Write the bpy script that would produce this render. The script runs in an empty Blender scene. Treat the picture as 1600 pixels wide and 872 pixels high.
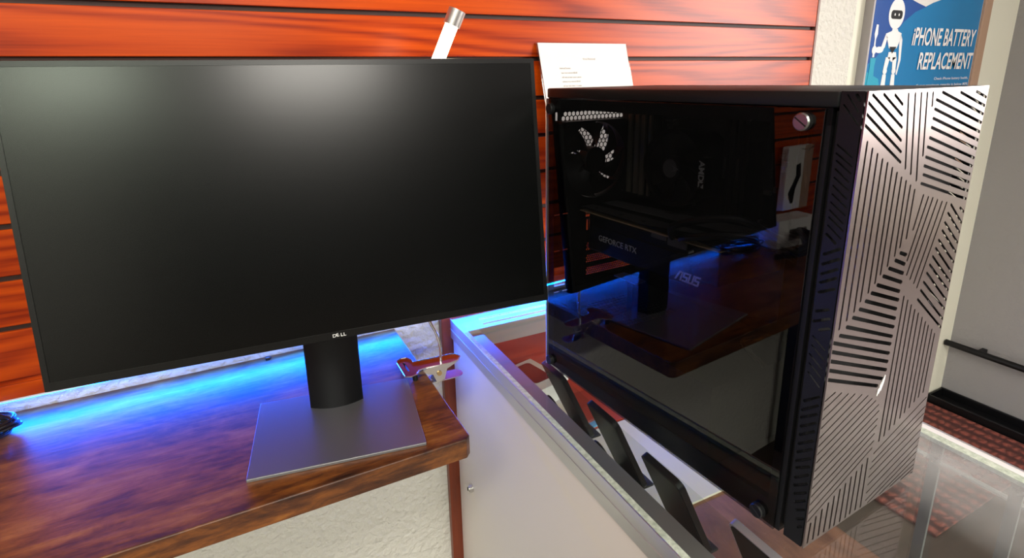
import bpy, bmesh, math, random
from mathutils import Vector, Matrix
from mathutils.geometry import delaunay_2d_cdt
random.seed(7)
C = bpy.context.scene.collection
sc = bpy.context.scene
PI = math.pi
FZ = 1.25            # camera height above the floor; fitted heights are relative to the camera

# ---------------------------------------------------------------- camera
cam_d = bpy.data.cameras.new('camera'); cam = bpy.data.objects.new('camera', cam_d); C.objects.link(cam)
F_PX, CX, CY = 875.95, 797.52, 359.56
cam_d.sensor_fit = 'HORIZONTAL'; cam_d.sensor_width = 36.0
cam_d.lens = F_PX / 1600 * 36
cam_d.shift_x = (800 - CX) / 1600; cam_d.shift_y = (CY - 436) / 1600
cam_d.clip_start = 0.01
pitch, yaw, roll = -0.2642, 0.4772, -0.0185
fw = Vector((math.sin(yaw)*math.cos(pitch), math.cos(yaw)*math.cos(pitch), math.sin(pitch)))
rt = Vector((math.cos(yaw), -math.sin(yaw), 0)); up = rt.cross(fw)
r2 = rt*math.cos(roll) + up*math.sin(roll); u2 = -rt*math.sin(roll) + up*math.cos(roll)
M = Matrix((r2, u2, -fw)).transposed().to_4x4(); M.translation = Vector((0, -0.9707, FZ))
cam.matrix_world = M
sc.camera = cam

# ---------------------------------------------------------------- world and lights
sc.view_settings.view_transform = 'Standard'; sc.view_settings.look = 'None'
sc.view_settings.gamma = 1; sc.view_settings.use_curve_mapping = False
sc.view_settings.exposure = 0.0
w = bpy.data.worlds.new('world'); sc.world = w; w.use_nodes = True
w.node_tree.nodes['Background'].inputs[0].default_value = (1.0, 0.97, 0.93, 1)
w.node_tree.nodes['Background'].inputs[1].default_value = 0.35

def area(name, loc, target, sx, sy, power, col, spread=180):
    l = bpy.data.lights.new(name, 'AREA'); l.shape = 'RECTANGLE'; l.size = sx; l.size_y = sy
    l.energy = power; l.color = col; l.spread = math.radians(spread)
    o = bpy.data.objects.new(name, l); C.objects.link(o)
    o.location = loc
    o.rotation_euler = (Vector(target)-Vector(loc)).to_track_quat('-Z', 'Y').to_euler()
    return o
# daylight of the shop window far to the right, ceiling lamps behind the camera, the last one added as fill
area('window_light', (4.7, -3.0, 1.75), (1.0, -0.3, 1.2), 2.4, 1.6, 270, (1.0, 0.93, 0.90))
CEIL_LIGHTS = [(0.10, -5.0, 210), (-1.95, -5.0, 150), (2.6, -2.2, 22), (-0.9, -2.0, 36)]
for (lx, ly, lpw) in CEIL_LIGHTS:
    area('ceiling_lamp_light', (lx, ly, 2.66), (lx, ly, 0), 1.1, 0.45, lpw, (0.88, 1.0, 0.78) if lx < -1.5 else (1.0, 0.95, 0.86))
BLUE = (0.0, 0.105, 1.0)

# ---------------------------------------------------------------- materials
def mat(name, col=(0.8,0.8,0.8), rough=0.5, metal=0.0, spec=0.5, emit=None, estr=0.0, coat=0.0, coat_r=0.1):
    m = bpy.data.materials.new(name); m.use_nodes = True
    b = m.node_tree.nodes['Principled BSDF']
    b.inputs['Base Color'].default_value = (*col, 1); b.inputs['Roughness'].default_value = rough
    b.inputs['Metallic'].default_value = metal; b.inputs['Specular IOR Level'].default_value = spec
    b.inputs['Coat Weight'].default_value = coat; b.inputs['Coat Roughness'].default_value = coat_r
    if emit: b.inputs['Emission Color'].default_value = (*emit, 1); b.inputs['Emission Strength'].default_value = estr
    return m
def N(m, t, **kw):
    n = m.node_tree.nodes.new(t)
    for k, v in kw.items(): setattr(n, k, v)
    return n
def L(m, a, b): m.node_tree.links.new(a, b)
def bsdf(m): return m.node_tree.nodes['Principled BSDF']
def coords(m, scale=(1,1,1), loc=(0,0,0), rot=(0,0,0)):
    t = N(m, 'ShaderNodeTexCoord'); mp = N(m, 'ShaderNodeMapping')
    mp.inputs['Scale'].default_value = scale; mp.inputs['Location'].default_value = loc; mp.inputs['Rotation'].default_value = rot
    L(m, t.outputs['Object'], mp.inputs['Vector']); return mp.outputs['Vector']
def noise(m, vec, scale=5, detail=4, rough=0.5, dist=0.0):
    n = N(m, 'ShaderNodeTexNoise'); n.inputs['Scale'].default_value = scale; n.inputs['Detail'].default_value = detail
    n.inputs['Roughness'].default_value = rough; n.inputs['Distortion'].default_value = dist
    L(m, vec, n.inputs['Vector']); return n.outputs['Fac']
def ramp(m, fac, stops):
    r = N(m, 'ShaderNodeValToRGB'); e = r.color_ramp.elements
    while len(e) < len(stops): e.new(0.5)
    for el, (p, c) in zip(e, stops): el.position = p; el.color = (*c, 1)
    L(m, fac, r.inputs['Fac']); return r.outputs['Color']
def mathn(m, op, a, b=None):
    n = N(m, 'ShaderNodeMath', operation=op)
    for i, x in enumerate((a, b)):
        if x is None: continue
        if isinstance(x, (int, float)): n.inputs[i].default_value = x
        else: L(m, x, n.inputs[i])
    return n.outputs[0]
def mix(m, fac, a, b, mode='MIX'):
    n = N(m, 'ShaderNodeMix', data_type='RGBA', blend_type=mode)
    for idx, x in ((0, fac), (6, a), (7, b)):
        if isinstance(x, (int, float)): n.inputs[idx].default_value = x
        elif isinstance(x, tuple): n.inputs[idx].default_value = (*x, 1)
        else: L(m, x, n.inputs[idx])
    return n.outputs[2]
def bump(m, h, strength=0.3, dist=0.01):
    n = N(m, 'ShaderNodeBump'); n.inputs['Strength'].default_value = strength; n.inputs['Distance'].default_value = dist
    L(m, h, n.inputs['Height']); L(m, n.outputs['Normal'], bsdf(m).inputs['Normal'])

# cherry laminate of the slatwall: cathedral figure from contours of a stretched noise
m_slat = mat('cherry_laminate', rough=0.31, spec=0.26)
v = coords(m_slat, (0.75, 1, 7.5), (3.1, 0, 0.35))
n1 = noise(m_slat, v, 1.0, 1.5, 0.4, 0.15)
g1 = mathn(m_slat, 'SINE', mathn(m_slat, 'MULTIPLY', n1, 95.0))
v2 = coords(m_slat, (5, 1, 190)); n2 = noise(m_slat, v2, 1.0, 3, 0.6)
g = mathn(m_slat, 'ADD', mathn(m_slat, 'MULTIPLY', g1, 0.22), mathn(m_slat, 'ADD', mathn(m_slat, 'MULTIPLY', n2, 0.75), 0.12))
L(m_slat, ramp(m_slat, g, [(0.15, (0.22, 0.015, 0.001)), (0.45, (0.42, 0.042, 0.001)), (0.8, (0.56, 0.070, 0.001))]), bsdf(m_slat).inputs['Base Color'])

m_mahog = mat('mahogany_stain', rough=0.35)
v = coords(m_mahog, (60, 60, 3)); n1 = noise(m_mahog, v, 1.0, 4, 0.6)
L(m_mahog, ramp(m_mahog, n1, [(0.3, (0.13, 0.022, 0.008)), (0.7, (0.24, 0.048, 0.016))]), bsdf(m_mahog).inputs['Base Color'])

m_redpanel = mat('red_stained_panel', rough=0.3)
v = coords(m_redpanel, (3, 3, 22)); n1 = noise(m_redpanel, v, 1.5, 4, 0.6)
L(m_redpanel, ramp(m_redpanel, n1, [(0.3, (0.30, 0.030, 0.018)), (0.7, (0.48, 0.055, 0.03))]), bsdf(m_redpanel).inputs['Base Color'])

# rustic brown laminate of the desk
m_desk = mat('rustic_brown_laminate', rough=0.40, spec=0.6)
v = coords(m_desk, (3.2, 8, 8)); big = noise(m_desk, v, 1.6, 6, 0.68, 0.5)
v2 = coords(m_desk, (10, 120, 120)); fine = noise(m_desk, v2, 1.0, 5, 0.65, 0.3)
v3 = coords(m_desk, (16, 44, 44), (4, 2, 0)); mid = noise(m_desk, v3, 1.0, 5, 0.7, 0.6)
s = mathn(m_desk, 'ADD', mathn(m_desk, 'MULTIPLY', big, 0.62), mathn(m_desk, 'ADD', mathn(m_desk, 'MULTIPLY', mid, 0.42), mathn(m_desk, 'MULTIPLY', fine, 0.30)))
L(m_desk, ramp(m_desk, s, [(0.50, (0.022, 0.009, 0.006)), (0.60, (0.085, 0.028, 0.010)), (0.71, (0.21, 0.070, 0.015)), (0.86, (0.38, 0.16, 0.035))]), bsdf(m_desk).inputs['Base Color'])
bump(m_desk, fine, 0.15, 0.002)

def stucco(name, col, scale, st):
    m = mat(name, col, 0.75)
    v = coords(m); a = noise(m, v, scale, 3, 0.5, 0.6)
    vo = N(m, 'ShaderNodeTexVoronoi', feature='SMOOTH_F1'); vo.inputs['Scale'].default_value = scale*0.8; L(m, v, vo.inputs['Vector'])
    h = mathn(m, 'SUBTRACT', a, mathn(m, 'MULTIPLY', vo.outputs['Distance'], 0.8)); bump(m, h, st, 0.004)
    return m
m_stucco = stucco('textured_white_plaster', (0.70, 0.68, 0.62), 100, 1.0)
m_cream = stucco('smooth_cream_paint', (0.80, 0.78, 0.66), 60, 0.08)
m_greywall = stucco('grey_painted_plaster', (0.30, 0.29, 0.29), 130, 0.25)
m_ceil = mat('white_ceiling', (0.75, 0.74, 0.72), 0.9)
m_floor = mat('brown_floor', rough=0.45)
v = coords(m_floor, (2, 12, 1)); n1 = noise(m_floor, v, 2.0, 5, 0.6)
L(m_floor, ramp(m_floor, n1, [(0.3, (0.035, 0.021, 0.016)), (0.7, (0.07, 0.045, 0.035))]), bsdf(m_floor).inputs['Base Color'])

m_alu = mat('brushed_aluminium', (0.72, 0.73, 0.74), 0.42, 0.9)
v = coords(m_alu, (300, 4, 300)); bump(m_alu, noise(m_alu, v, 1, 2), 0.12, 0.001)
m_alud = mat('dull_aluminium', (0.42, 0.43, 0.43), 0.42, 0.9)
m_edgegreen = mat('cloudy_glass_edge', (0.62, 0.70, 0.60), 0.35)
v = coords(m_edgegreen, (1, 1, 1)); n1 = noise(m_edgegreen, v, 160, 4, 0.7)
L(m_edgegreen, ramp(m_edgegreen, n1, [(0.35, (0.42, 0.50, 0.40)), (0.65, (0.72, 0.80, 0.68))]), bsdf(m_edgegreen).inputs['Base Color'])
m_panel = mat('white_melamine', (0.90, 0.84, 0.78), 0.38, spec=0.5)
m_tile = mat('cream_board', (0.83, 0.78, 0.66), 0.4)
m_deck = mat('worn_brown_board', rough=0.4)
v = coords(m_deck, (7, 3, 3)); n1 = noise(m_deck, v, 3.0, 6, 0.7, 0.5)
vs = coords(m_deck, (1, 1, 1)); n2 = noise(m_deck, vs, 45, 6, 0.8, 4.0)
cc = ramp(m_deck, n1, [(0.3, (0.12, 0.050, 0.024)), (0.7, (0.34, 0.15, 0.075))])
L(m_deck, mix(m_deck, ramp(m_deck, n2, [(0.62, (0, 0, 0)), (0.72, (0.5, 0.5, 0.5))]), cc, (0.62, 0.55, 0.48)), bsdf(m_deck).inputs['Base Color'])

def glassmat(name, tint, f0=0.045, power=1.0, rough=0.0, haze=0.0, hazecol=(0.8,0.8,0.8), patch=False):
    m = bpy.data.materials.new(name); m.use_nodes = True; nt = m.node_tree; nt.nodes.clear()
    out = nt.nodes.new('ShaderNodeOutputMaterial'); tr = nt.nodes.new('ShaderNodeBsdfTransparent'); tr.inputs[0].default_value = (*tint, 1)
    gl = nt.nodes.new('ShaderNodeBsdfGlossy'); gl.inputs['Roughness'].default_value = rough; gl.inputs[0].default_value = (1,1,1,1)
    fr = nt.nodes.new('ShaderNodeFresnel'); fr.inputs[0].default_value = 1.52
    mx = nt.nodes.new('ShaderNodeMixShader'); nt.links.new(fr.outputs[0], mx.inputs[0])
    src = tr.outputs[0]
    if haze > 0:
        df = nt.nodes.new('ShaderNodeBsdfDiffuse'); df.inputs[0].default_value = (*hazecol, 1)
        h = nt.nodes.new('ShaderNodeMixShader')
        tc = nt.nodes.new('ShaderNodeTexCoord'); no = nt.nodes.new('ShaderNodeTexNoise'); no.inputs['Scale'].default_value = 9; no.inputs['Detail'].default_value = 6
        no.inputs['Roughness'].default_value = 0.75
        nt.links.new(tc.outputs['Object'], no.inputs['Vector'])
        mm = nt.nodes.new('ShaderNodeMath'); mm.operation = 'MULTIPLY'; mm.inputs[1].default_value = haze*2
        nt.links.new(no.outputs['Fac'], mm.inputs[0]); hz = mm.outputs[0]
        if patch:      # pale reflection painted as haze over the right side of the dusty top
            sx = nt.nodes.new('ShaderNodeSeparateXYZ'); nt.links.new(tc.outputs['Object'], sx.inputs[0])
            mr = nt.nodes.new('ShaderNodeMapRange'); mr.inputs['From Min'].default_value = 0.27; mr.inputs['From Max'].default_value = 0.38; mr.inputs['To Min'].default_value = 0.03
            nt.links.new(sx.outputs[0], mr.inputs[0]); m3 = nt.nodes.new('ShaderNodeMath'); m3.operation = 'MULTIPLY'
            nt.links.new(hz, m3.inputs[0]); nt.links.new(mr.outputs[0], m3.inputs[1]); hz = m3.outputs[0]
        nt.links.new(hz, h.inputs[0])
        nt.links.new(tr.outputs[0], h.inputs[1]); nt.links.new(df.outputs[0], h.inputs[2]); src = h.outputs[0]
    gm = nt.nodes.new('ShaderNodeNewGeometry'); inv = nt.nodes.new('ShaderNodeMath'); inv.operation = 'SUBTRACT'; inv.inputs[0].default_value = 1.0
    nt.links.new(gm.outputs['Backfacing'], inv.inputs[1]); mu = nt.nodes.new('ShaderNodeMath'); mu.operation = 'MULTIPLY'
    nt.links.new(fr.outputs[0], mu.inputs[0]); nt.links.new(inv.outputs[0], mu.inputs[1]); nt.links.new(mu.outputs[0], mx.inputs[0])
    nt.links.new(src, mx.inputs[1]); nt.links.new(gl.outputs[0], mx.inputs[2]); nt.links.new(mx.outputs[0], out.inputs[0])
    return m
m_glass = glassmat('dusty_glass_painted_sheen', (0.88, 0.91, 0.89), haze=0.24, patch=True)  # light dust, plus a painted-in pale reflection on the right
m_clear = glassmat('clear_glass', (0.92, 0.95, 0.93))
m_tint = glassmat('tinted_glass', (0.52, 0.52, 0.53))
m_acr = glassmat('clear_acrylic', (0.93, 0.93, 0.93))

m_screen = mat('matte_screen', (0.0008, 0.0011, 0.0011), 0.235, spec=0.38)
m_bezel = mat('black_screen_border', (0.004, 0.004, 0.004), 0.3, spec=0.4)
m_blk = mat('black_plastic', (0.003, 0.003, 0.0035), 0.42, spec=0.3)
m_blksat = mat('black_powder_coat', (0.005, 0.0055, 0.006), 0.45, spec=0.3)
m_blkin = mat('black_steel_inside', (0.005, 0.005, 0.006), 0.5, spec=0.3)
m_blkgl = mat('gloss_black', (0.01, 0.01, 0.011), 0.12)
m_dark = mat('dark_void', (0.004, 0.004, 0.004), 0.8)
m_grey = mat('grey_plastic', (0.16, 0.16, 0.165), 0.4)
m_plate = mat('anodised_grey_plate', (0.30, 0.31, 0.33), 0.38, 0.75)
v = coords(m_plate); bump(m_plate, noise(m_plate, v, 900, 2), 0.1, 0.0005)
m_front = mat('champagne_painted_metal', (0.21, 0.172, 0.162), 0.28, 0.93)
v = coords(m_front); bump(m_front, noise(m_front, v, 1200, 2), 0.03, 0.0002)
m_steel = mat('polished_nickel', (0.75, 0.74, 0.72), 0.18, 1.0)
m_dsteel = mat('dark_nickel', (0.30, 0.31, 0.30), 0.3, 1.0)
m_brass = mat('brass', (0.7, 0.5, 0.25), 0.25, 1.0)
m_white = mat('white_paint', (0.85, 0.85, 0.85), 0.5)
m_logo = mat('printed_white', (0.9, 0.9, 0.9), 0.5)
m_paper = mat('white_paper', (0.80, 0.77, 0.74), 0.7)
m_ink = mat('grey_ink', (0.16, 0.14, 0.13), 0.7)
m_tube = mat('glowing_tube', (1, 1, 1), 0.4, emit=(1.0, 0.80, 0.52), estr=9)
m_silver = mat('satin_silver_cap', (0.72, 0.69, 0.66), 0.3, 0.9)
m_led = mat('blue_led_strip', (0.2, 0.5, 1), 0.4, emit=(0.0, 0.17, 1.0), estr=12)
m_pblue = mat('poster_mid_blue', (0.012, 0.20, 0.47), 0.25)
m_pdeep = mat('poster_deep_blue', (0.02, 0.085, 0.34), 0.25)
m_pcyan = mat('poster_cyan', (0.03, 0.36, 0.52), 0.25)
m_frame_wood = mat('light_brown_frame', (0.44, 0.28, 0.19), 0.4)
m_frame_grey = mat('silver_frame', (0.36, 0.34, 0.34), 0.4, 0.3)
m_lamp = mat('lamp_diffuser', (1, 1, 1), 0.5, emit=(1.0, 0.96, 0.88), estr=4)
m_tag = mat('blue_plastic_tag', (0.02, 0.30, 0.62), 0.3)
m_hair = mat('black_rubber', (0.01, 0.01, 0.012), 0.35)
m_purple = mat('purple_cloth', (0.12, 0.06, 0.20), 0.9)
m_gpu = mat('brushed_backplate', (0.20, 0.20, 0.20), 0.35, 0.6)
m_gold = mat('circuit_board_edge', (0.62, 0.44, 0.26), 0.4)
m_tan = mat('tan_heatsink', (0.34, 0.30, 0.24), 0.5, 0.5)
m_pcb = mat('dark_circuit_board', (0.010, 0.012, 0.011), 0.5)
m_phoneedge = mat('lilac_metal_edge', (0.62, 0.56, 0.66), 0.3, 0.5)
# woven red entrance mat
m_mat = mat('red_woven_mat', rough=0.9)
v = coords(m_mat); wv = N(m_mat, 'ShaderNodeTexWave', wave_type='BANDS', bands_direction='X'); wv.inputs['Scale'].default_value = 7.0; wv.inputs['Distortion'].default_value = 0.8; wv.inputs['Detail'].default_value = 0
wv2 = N(m_mat, 'ShaderNodeTexWave', wave_type='BANDS', bands_direction='Y'); wv2.inputs['Scale'].default_value = 12; wv2.inputs['Distortion'].default_value = 5.0; wv2.inputs['Detail Scale'].default_value = 3.0
L(m_mat, v, wv.inputs['Vector']); L(m_mat, v, wv2.inputs['Vector'])
f = mathn(m_mat, 'MULTIPLY', wv.outputs['Fac'], mathn(m_mat, 'ADD', mathn(m_mat, 'MULTIPLY', wv2.outputs['Fac'], 0.7), 0.3))
L(m_mat, ramp(m_mat, f, [(0.1, (0.055, 0.012, 0.010)), (0.7, (0.23, 0.055, 0.038))]), bsdf(m_mat).inputs['Base Color'])
bump(m_mat, f, 0.6, 0.01)

# ---------------------------------------------------------------- geometry helpers
class MB:
    def __init__(s): s.bm = bmesh.new()
    def box(s, a, b, bev=0.0, mtx=None, seg=2):
        t = bmesh.new(); bmesh.ops.create_cube(t, size=1)
        ax, bx = Vector(a), Vector(b); c = (ax+bx)/2; d = bx-ax
        for vv in t.verts: vv.co = Vector((vv.co.x*d.x, vv.co.y*d.y, vv.co.z*d.z)) + c
        if bev > 0: bmesh.ops.bevel(t, geom=t.edges[:], offset=bev, segments=seg, affect='EDGES', profile=0.5)
        return s._add(t, mtx)
    def _add(s, t, mtx=None):
        if mtx is not None: bmesh.ops.transform(t, matrix=mtx, verts=t.verts)
        me = bpy.data.meshes.new('t'); t.to_mesh(me); t.free(); s.bm.from_mesh(me); bpy.data.meshes.remove(me); return s
    def cyl(s, p0, p1, r, r1=None, n=24, mtx=None, cap=True):
        p0, p1 = Vector(p0), Vector(p1); d = p1-p0; t = bmesh.new()
        bmesh.ops.create_cone(t, cap_ends=cap, segments=n, radius1=r, radius2=r if r1 is None else r1, depth=d.length)
        q = d.to_track_quat('Z', 'Y').to_matrix().to_4x4(); q.translation = (p0+p1)/2
        bmesh.ops.transform(t, matrix=q, verts=t.verts); return s._add(t, mtx)
    def sphere(s, c, r, sc_=(1,1,1), n=16, mtx=None):
        t = bmesh.new(); bmesh.ops.create_uvsphere(t, u_segments=n*2, v_segments=n, radius=r)
        for vv in t.verts: vv.co = Vector((vv.co.x*sc_[0], vv.co.y*sc_[1], vv.co.z*sc_[2])) + Vector(c)
        return s._add(t, mtx)
    def tube(s, pts, r, n=10, mtx=None, closed=False):
        pts = [Vector(p) for p in pts]; t = bmesh.new(); rings = []; nn = None
        for i, p in enumerate(pts):
            d = (pts[min(i+1, len(pts)-1)] - pts[max(i-1, 0)]).normalized()
            if nn is None: nn = d.orthogonal().normalized()
            nn = (nn - d*nn.dot(d)).normalized(); b = d.cross(nn)
            rr = r[i] if isinstance(r, (list, tuple)) else r
            rings.append([t.verts.new(p + (nn*math.cos(a)+b*math.sin(a))*rr) for a in [2*PI*k/n for k in range(n)]])
        for a, b in zip(rings, rings[1:]):
            for k in range(n): t.faces.new((a[k], a[(k+1)%n], b[(k+1)%n], b[k]))
        t.faces.new(rings[0][::-1]); t.faces.new(rings[-1]); return s._add(t, mtx)
    def prism(s, poly, d0, d1, axis='y', mtx=None):
        # poly of (u, v) pairs; extruded along axis between d0 and d1
        def P(u, v, d): return {'y': (u, d, v), 'x': (d, u, v), 'z': (u, v, d)}[axis]
        t = bmesh.new(); A = [t.verts.new(P(u, v, d0)) for u, v in poly]; B = [t.verts.new(P(u, v, d1)) for u, v in poly]
        n = len(poly); t.faces.new(A); t.faces.new(B[::-1])
        for i in range(n): t.faces.new((A[i], B[i], B[(i+1)%n], A[(i+1)%n]))
        bmesh.ops.recalc_face_normals(t, faces=t.faces); return s._add(t, mtx)
    def build(s, name, m, parent=None, smooth=False, loc=None, label=None):
        me = bpy.data.meshes.new(name); s.bm.to_mesh(me); s.bm.free()
        return mkobj(name, me, m, parent, smooth, loc, label)
def mkobj(name, me, m, parent=None, smooth=False, loc=None, label=None):
    me.materials.clear(); me.materials.append(m)
    if smooth:
        for p in me.polygons: p.use_smooth = True
        me.set_sharp_from_angle(angle=math.radians(35)) if hasattr(me, 'set_sharp_from_angle') else None
    o = bpy.data.objects.new(name, me); C.objects.link(o)
    if parent: o.parent = parent
    if loc: o.location = loc
    if label: o['label'] = label
    return o
def tag(o, label, cat, group=None):
    o['label'] = label; o['category'] = cat
    if group: o['group'] = group
    return o
def thing(name, label, cat, loc=(0,0,0), rz=0.0, group=None):
    o = bpy.data.objects.new(name, None); C.objects.link(o); o.location = loc; o.rotation_euler = (0,0,rz)
    return tag(o, label, cat, group)
def struct(o): o['kind'] = 'structure'; return o
def rrect(x0, z0, x1, z1, r, n=6):
    out = []
    for cx, cz, a0 in ((x1-r, z0+r, -PI/2), (x1-r, z1-r, 0), (x0+r, z1-r, PI/2), (x0+r, z0+r, PI)):
        for k in range(n+1):
            a = a0 + PI/2*k/n; out.append((cx+r*math.cos(a), cz+r*math.sin(a)))
    return out
def sheet(outer, holes, thick):
    """flat sheet in the XY plane (z 0 +- thick/2) with real cut-outs; overlapping cut-outs merge"""
    vs, fs = [], []
    for pl in [outer] + holes:
        if sum(a[0]*b[1]-b[0]*a[1] for a, b in zip(pl, pl[1:]+pl[:1])) < 0: pl = pl[::-1]
        fs.append(list(range(len(vs), len(vs)+len(pl)))); vs += [Vector(p) for p in pl]
    ov, oe, of, _, _, ofid = delaunay_2d_cdt(vs, [], fs, 1, 1e-7)
    bm = bmesh.new(); bv = [bm.verts.new((p.x, p.y, -thick/2)) for p in ov]
    for f, ids in zip(of, ofid):
        if len(f) >= 3 and 0 in ids and len(ids) == 1:
            try: bm.faces.new([bv[i] for i in f])
            except ValueError: pass
    bmesh.ops.delete(bm, geom=[v for v in bm.verts if not v.link_faces], context='VERTS')
    r = bmesh.ops.extrude_face_region(bm, geom=bm.faces[:])
    bmesh.ops.translate(bm, verts=[e for e in r['geom'] if isinstance(e, bmesh.types.BMVert)], vec=(0, 0, thick))
    bmesh.ops.dissolve_limit(bm, angle_limit=0.001, verts=bm.verts, edges=bm.edges)
    bmesh.ops.recalc_face_normals(bm, faces=bm.faces)
    me = bpy.data.meshes.new('sheet'); bm.to_mesh(me); bm.free()
    return me
def slot(x0, y0, x1, y1, w, n=4):
    d = Vector((x1-x0, y1-y0)); a = math.atan2(d.y, d.x); r = w/2; out = []
    for cx, cy, s0 in ((x1, y1, a-PI/2), (x0, y0, a+PI/2)):
        for k in range(n+1):
            t = s0 + PI*k/n; out.append((cx+r*math.cos(t), cy+r*math.sin(t)))
    return out
def clip_poly(poly, x0, y0, x1, y1):
    def cl(p, f, g):
        out = []
        for i in range(len(p)):
            a, b = p[i-1], p[i]; fa, fb = f(a), f(b)
            if (fa >= 0) != (fb >= 0):
                t = fa/(fa-fb); out.append((a[0]+(b[0]-a[0])*t, a[1]+(b[1]-a[1])*t))
            if fb >= 0: out.append(b)
        return out
    for f in (lambda q: q[0]-x0, lambda q: x1-q[0], lambda q: q[1]-y0, lambda q: y1-q[1]):
        if not poly: return poly
        poly = cl(poly, f, None)
    return poly
def mesh_tf(me, mtx): me.transform(mtx); return me
def text(name, body, h, m, parent, mtx, depth=0.0004, bold=0.0, xs=1.0, shear=0.0, align='LEFT', spacing=1.0, label=None):
    cu = bpy.data.curves.new('txt', 'FONT'); cu.body = body; cu.size = 1.0; cu.extrude = 0; cu.offset = bold; cu.shear = shear
    cu.align_x = align; cu.space_character = spacing; cu.resolution_u = 3
    o = bpy.data.objects.new('tmp', cu); C.objects.link(o)
    dg = bpy.context.evaluated_depsgraph_get(); me = bpy.data.meshes.new_from_object(o.evaluated_get(dg))
    bpy.data.objects.remove(o); bpy.data.curves.remove(cu)
    k = h/0.70                                   # capital height of the built-in font is about 0.70
    me.transform(Matrix.Diagonal((k*xs, k, 1, 1)))
    bm = bmesh.new(); bm.from_mesh(me)
    if depth > 0:
        r = bmesh.ops.extrude_face_region(bm, geom=bm.faces[:])
        bmesh.ops.translate(bm, verts=[e for e in r['geom'] if isinstance(e, bmesh.types.BMVert)], vec=(0,0,depth))
        bmesh.ops.recalc_face_normals(bm, faces=bm.faces)
    bm.to_mesh(me); bm.free(); me.transform(mtx)
    for p in me.polygons: p.use_smooth = False
    return mkobj(name, me, m, parent, label=label)
def basis(o, ex, ey):
    ex, ey = Vector(ex).normalized(), Vector(ey).normalized(); ez = ex.cross(ey)
    mm = Matrix((ex, ey, ez)).transposed().to_4x4(); mm.translation = Vector(o); return mm
def spline(pts, n=12):
    """Catmull-Rom through the points"""
    P = [Vector(p) for p in pts]; P = [P[0]*2-P[1]] + P + [P[-1]*2-P[-2]]; out = []
    for i in range(1, len(P)-2):
        for k in range(n):
            t = k/n; a, b, c, d = P[i-1], P[i], P[i+1], P[i+2]
            out.append(0.5*((2*b)+(c-a)*t+(2*a-5*b+4*c-d)*t*t+(3*b-a-3*c+d)*t**3))
    out.append(P[-2]); return out
def Z(z): return z + FZ

# ================================================================ the room
m_dim = mat('dark_slate_paint', (0.02, 0.02, 0.022), 0.7)
struct(MB().box((-2.4, -7.8, -0.03), (5.4, 0.17, 0)).build('floor', m_floor))
struct(MB().box((-2.4, -7.8, 2.7), (5.4, 0.17, 2.76)).build('ceiling', m_ceil))
struct(MB().box((-2.4, 0.012, 0), (1.555, 0.17, 2.7)).build('wall_back', m_stucco))
struct(MB().box((1.555, 0.012, 0), (5.2, 0.17, 2.7)).build('wall_back_smooth', m_cream))
struct(MB().box((-2.4, -7.8, 0), (-2.2, 0.012, 2.7)).build('wall_left', mat('grey_beige_paint', (0.38, 0.37, 0.34), 0.7)))
struct(MB().box((-2.2, -7.8, 0), (5.2, -7.7, 2.7)).build('wall_front', m_dim))
struct(MB().box((2.43, -0.85, 0), (2.50, 0.012, 2.7)).build('wall_partition', m_greywall))
wr = MB(); wr.box((5.2, -0.9, 0), (5.4, 0.17, 2.7)); wr.box((5.2, -7.8, 0), (5.4, -4.3, 2.7)); wr.box((5.2, -4.3, 0), (5.4, -0.9, 0.35)); wr.box((5.2, -4.3, 2.6), (5.4, -0.9, 2.7))
struct(wr.build('wall_right', m_cream))
wf = bpy.data.objects.new('window_1', None); C.objects.link(wf); wf.location = (5.3, -2.6, 0.35); struct(wf)
fb = MB()
for a, b in (((-.03, -1.7, 0), (.03, 1.7, .05)), ((-.03, -1.7, 2.2), (.03, 1.7, 2.25)), ((-.03, -1.7, 0), (.03, -1.65, 2.25)), ((-.03, 1.65, 0), (.03, 1.7, 2.25)), ((-.03, -.025, 0), (.03, .025, 2.25))): fb.box(a, b)
fb.build('window_frame', m_alud, wf)
MB().box((-.004, -1.65, .05), (.004, 1.65, 2.2)).build('pane', m_clear, wf)

for i, (lx, ly, lpw) in enumerate(CEIL_LIGHTS):
    t = thing('ceiling_light', ['white ceiling panel lamp over the left of the shop, behind the camera', 'white ceiling panel lamp near the middle of the shop, behind the camera', 'white ceiling panel lamp nearest the shop window', 'added white ceiling panel fill lamp above and behind the desk'][i], 'ceiling light', (lx, ly, 2.7), group='ceiling panel lamps')
    fr = MB()
    for a, b in (((-.6, -.3, -.03), (.6, -.27, 0)), ((-.6, .27, -.03), (.6, .3, 0)), ((-.6, -.27, -.03), (-.57, .27, 0)), ((.57, -.27, -.03), (.6, .27, 0))): fr.box(a, b)
    fr.build('frame', m_white, t); MB().box((-.57, -.27, -.02), (.57, .27, -.01)).build('diffuser', m_lamp, t)

# ---------------------------------------------------------------- slatwall
S, Z0, XE = 0.0726, 0.1039, 1.3799
sw = thing('slatwall_panel', 'cherry red wooden slatwall panel with dark horizontal grooves behind the monitor', 'wall panel', (0, 0, Z(-0.4335)))
sl = MB()
def zz(z): return z - (-0.4335)
for k in range(-16, 7):
    top = Z0 - k*S; bot = max(Z0 - (k+1)*S + 0.0078, -0.4335) if k < 6 else -0.4110
    if k == 6: bot = -0.4040+0.0
    sl.box((-2.0, 0.0, zz(bot)), (XE-0.0, 0.0055, zz(top)), 0.0009, seg=1)
sl.box((-2.0, 0.0, zz(-0.4335)), (XE, 0.0055, zz(-0.4120)), 0.0009, seg=1)
sl.build('slats', m_slat, sw)
MB().box((-2.0, 0.0085, 0), (XE-0.001, 0.0118, 1.70)).build('groove_backing', mat('groove_shadow_board', (0.035, 0.012, 0.008), 0.6), sw)
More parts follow.
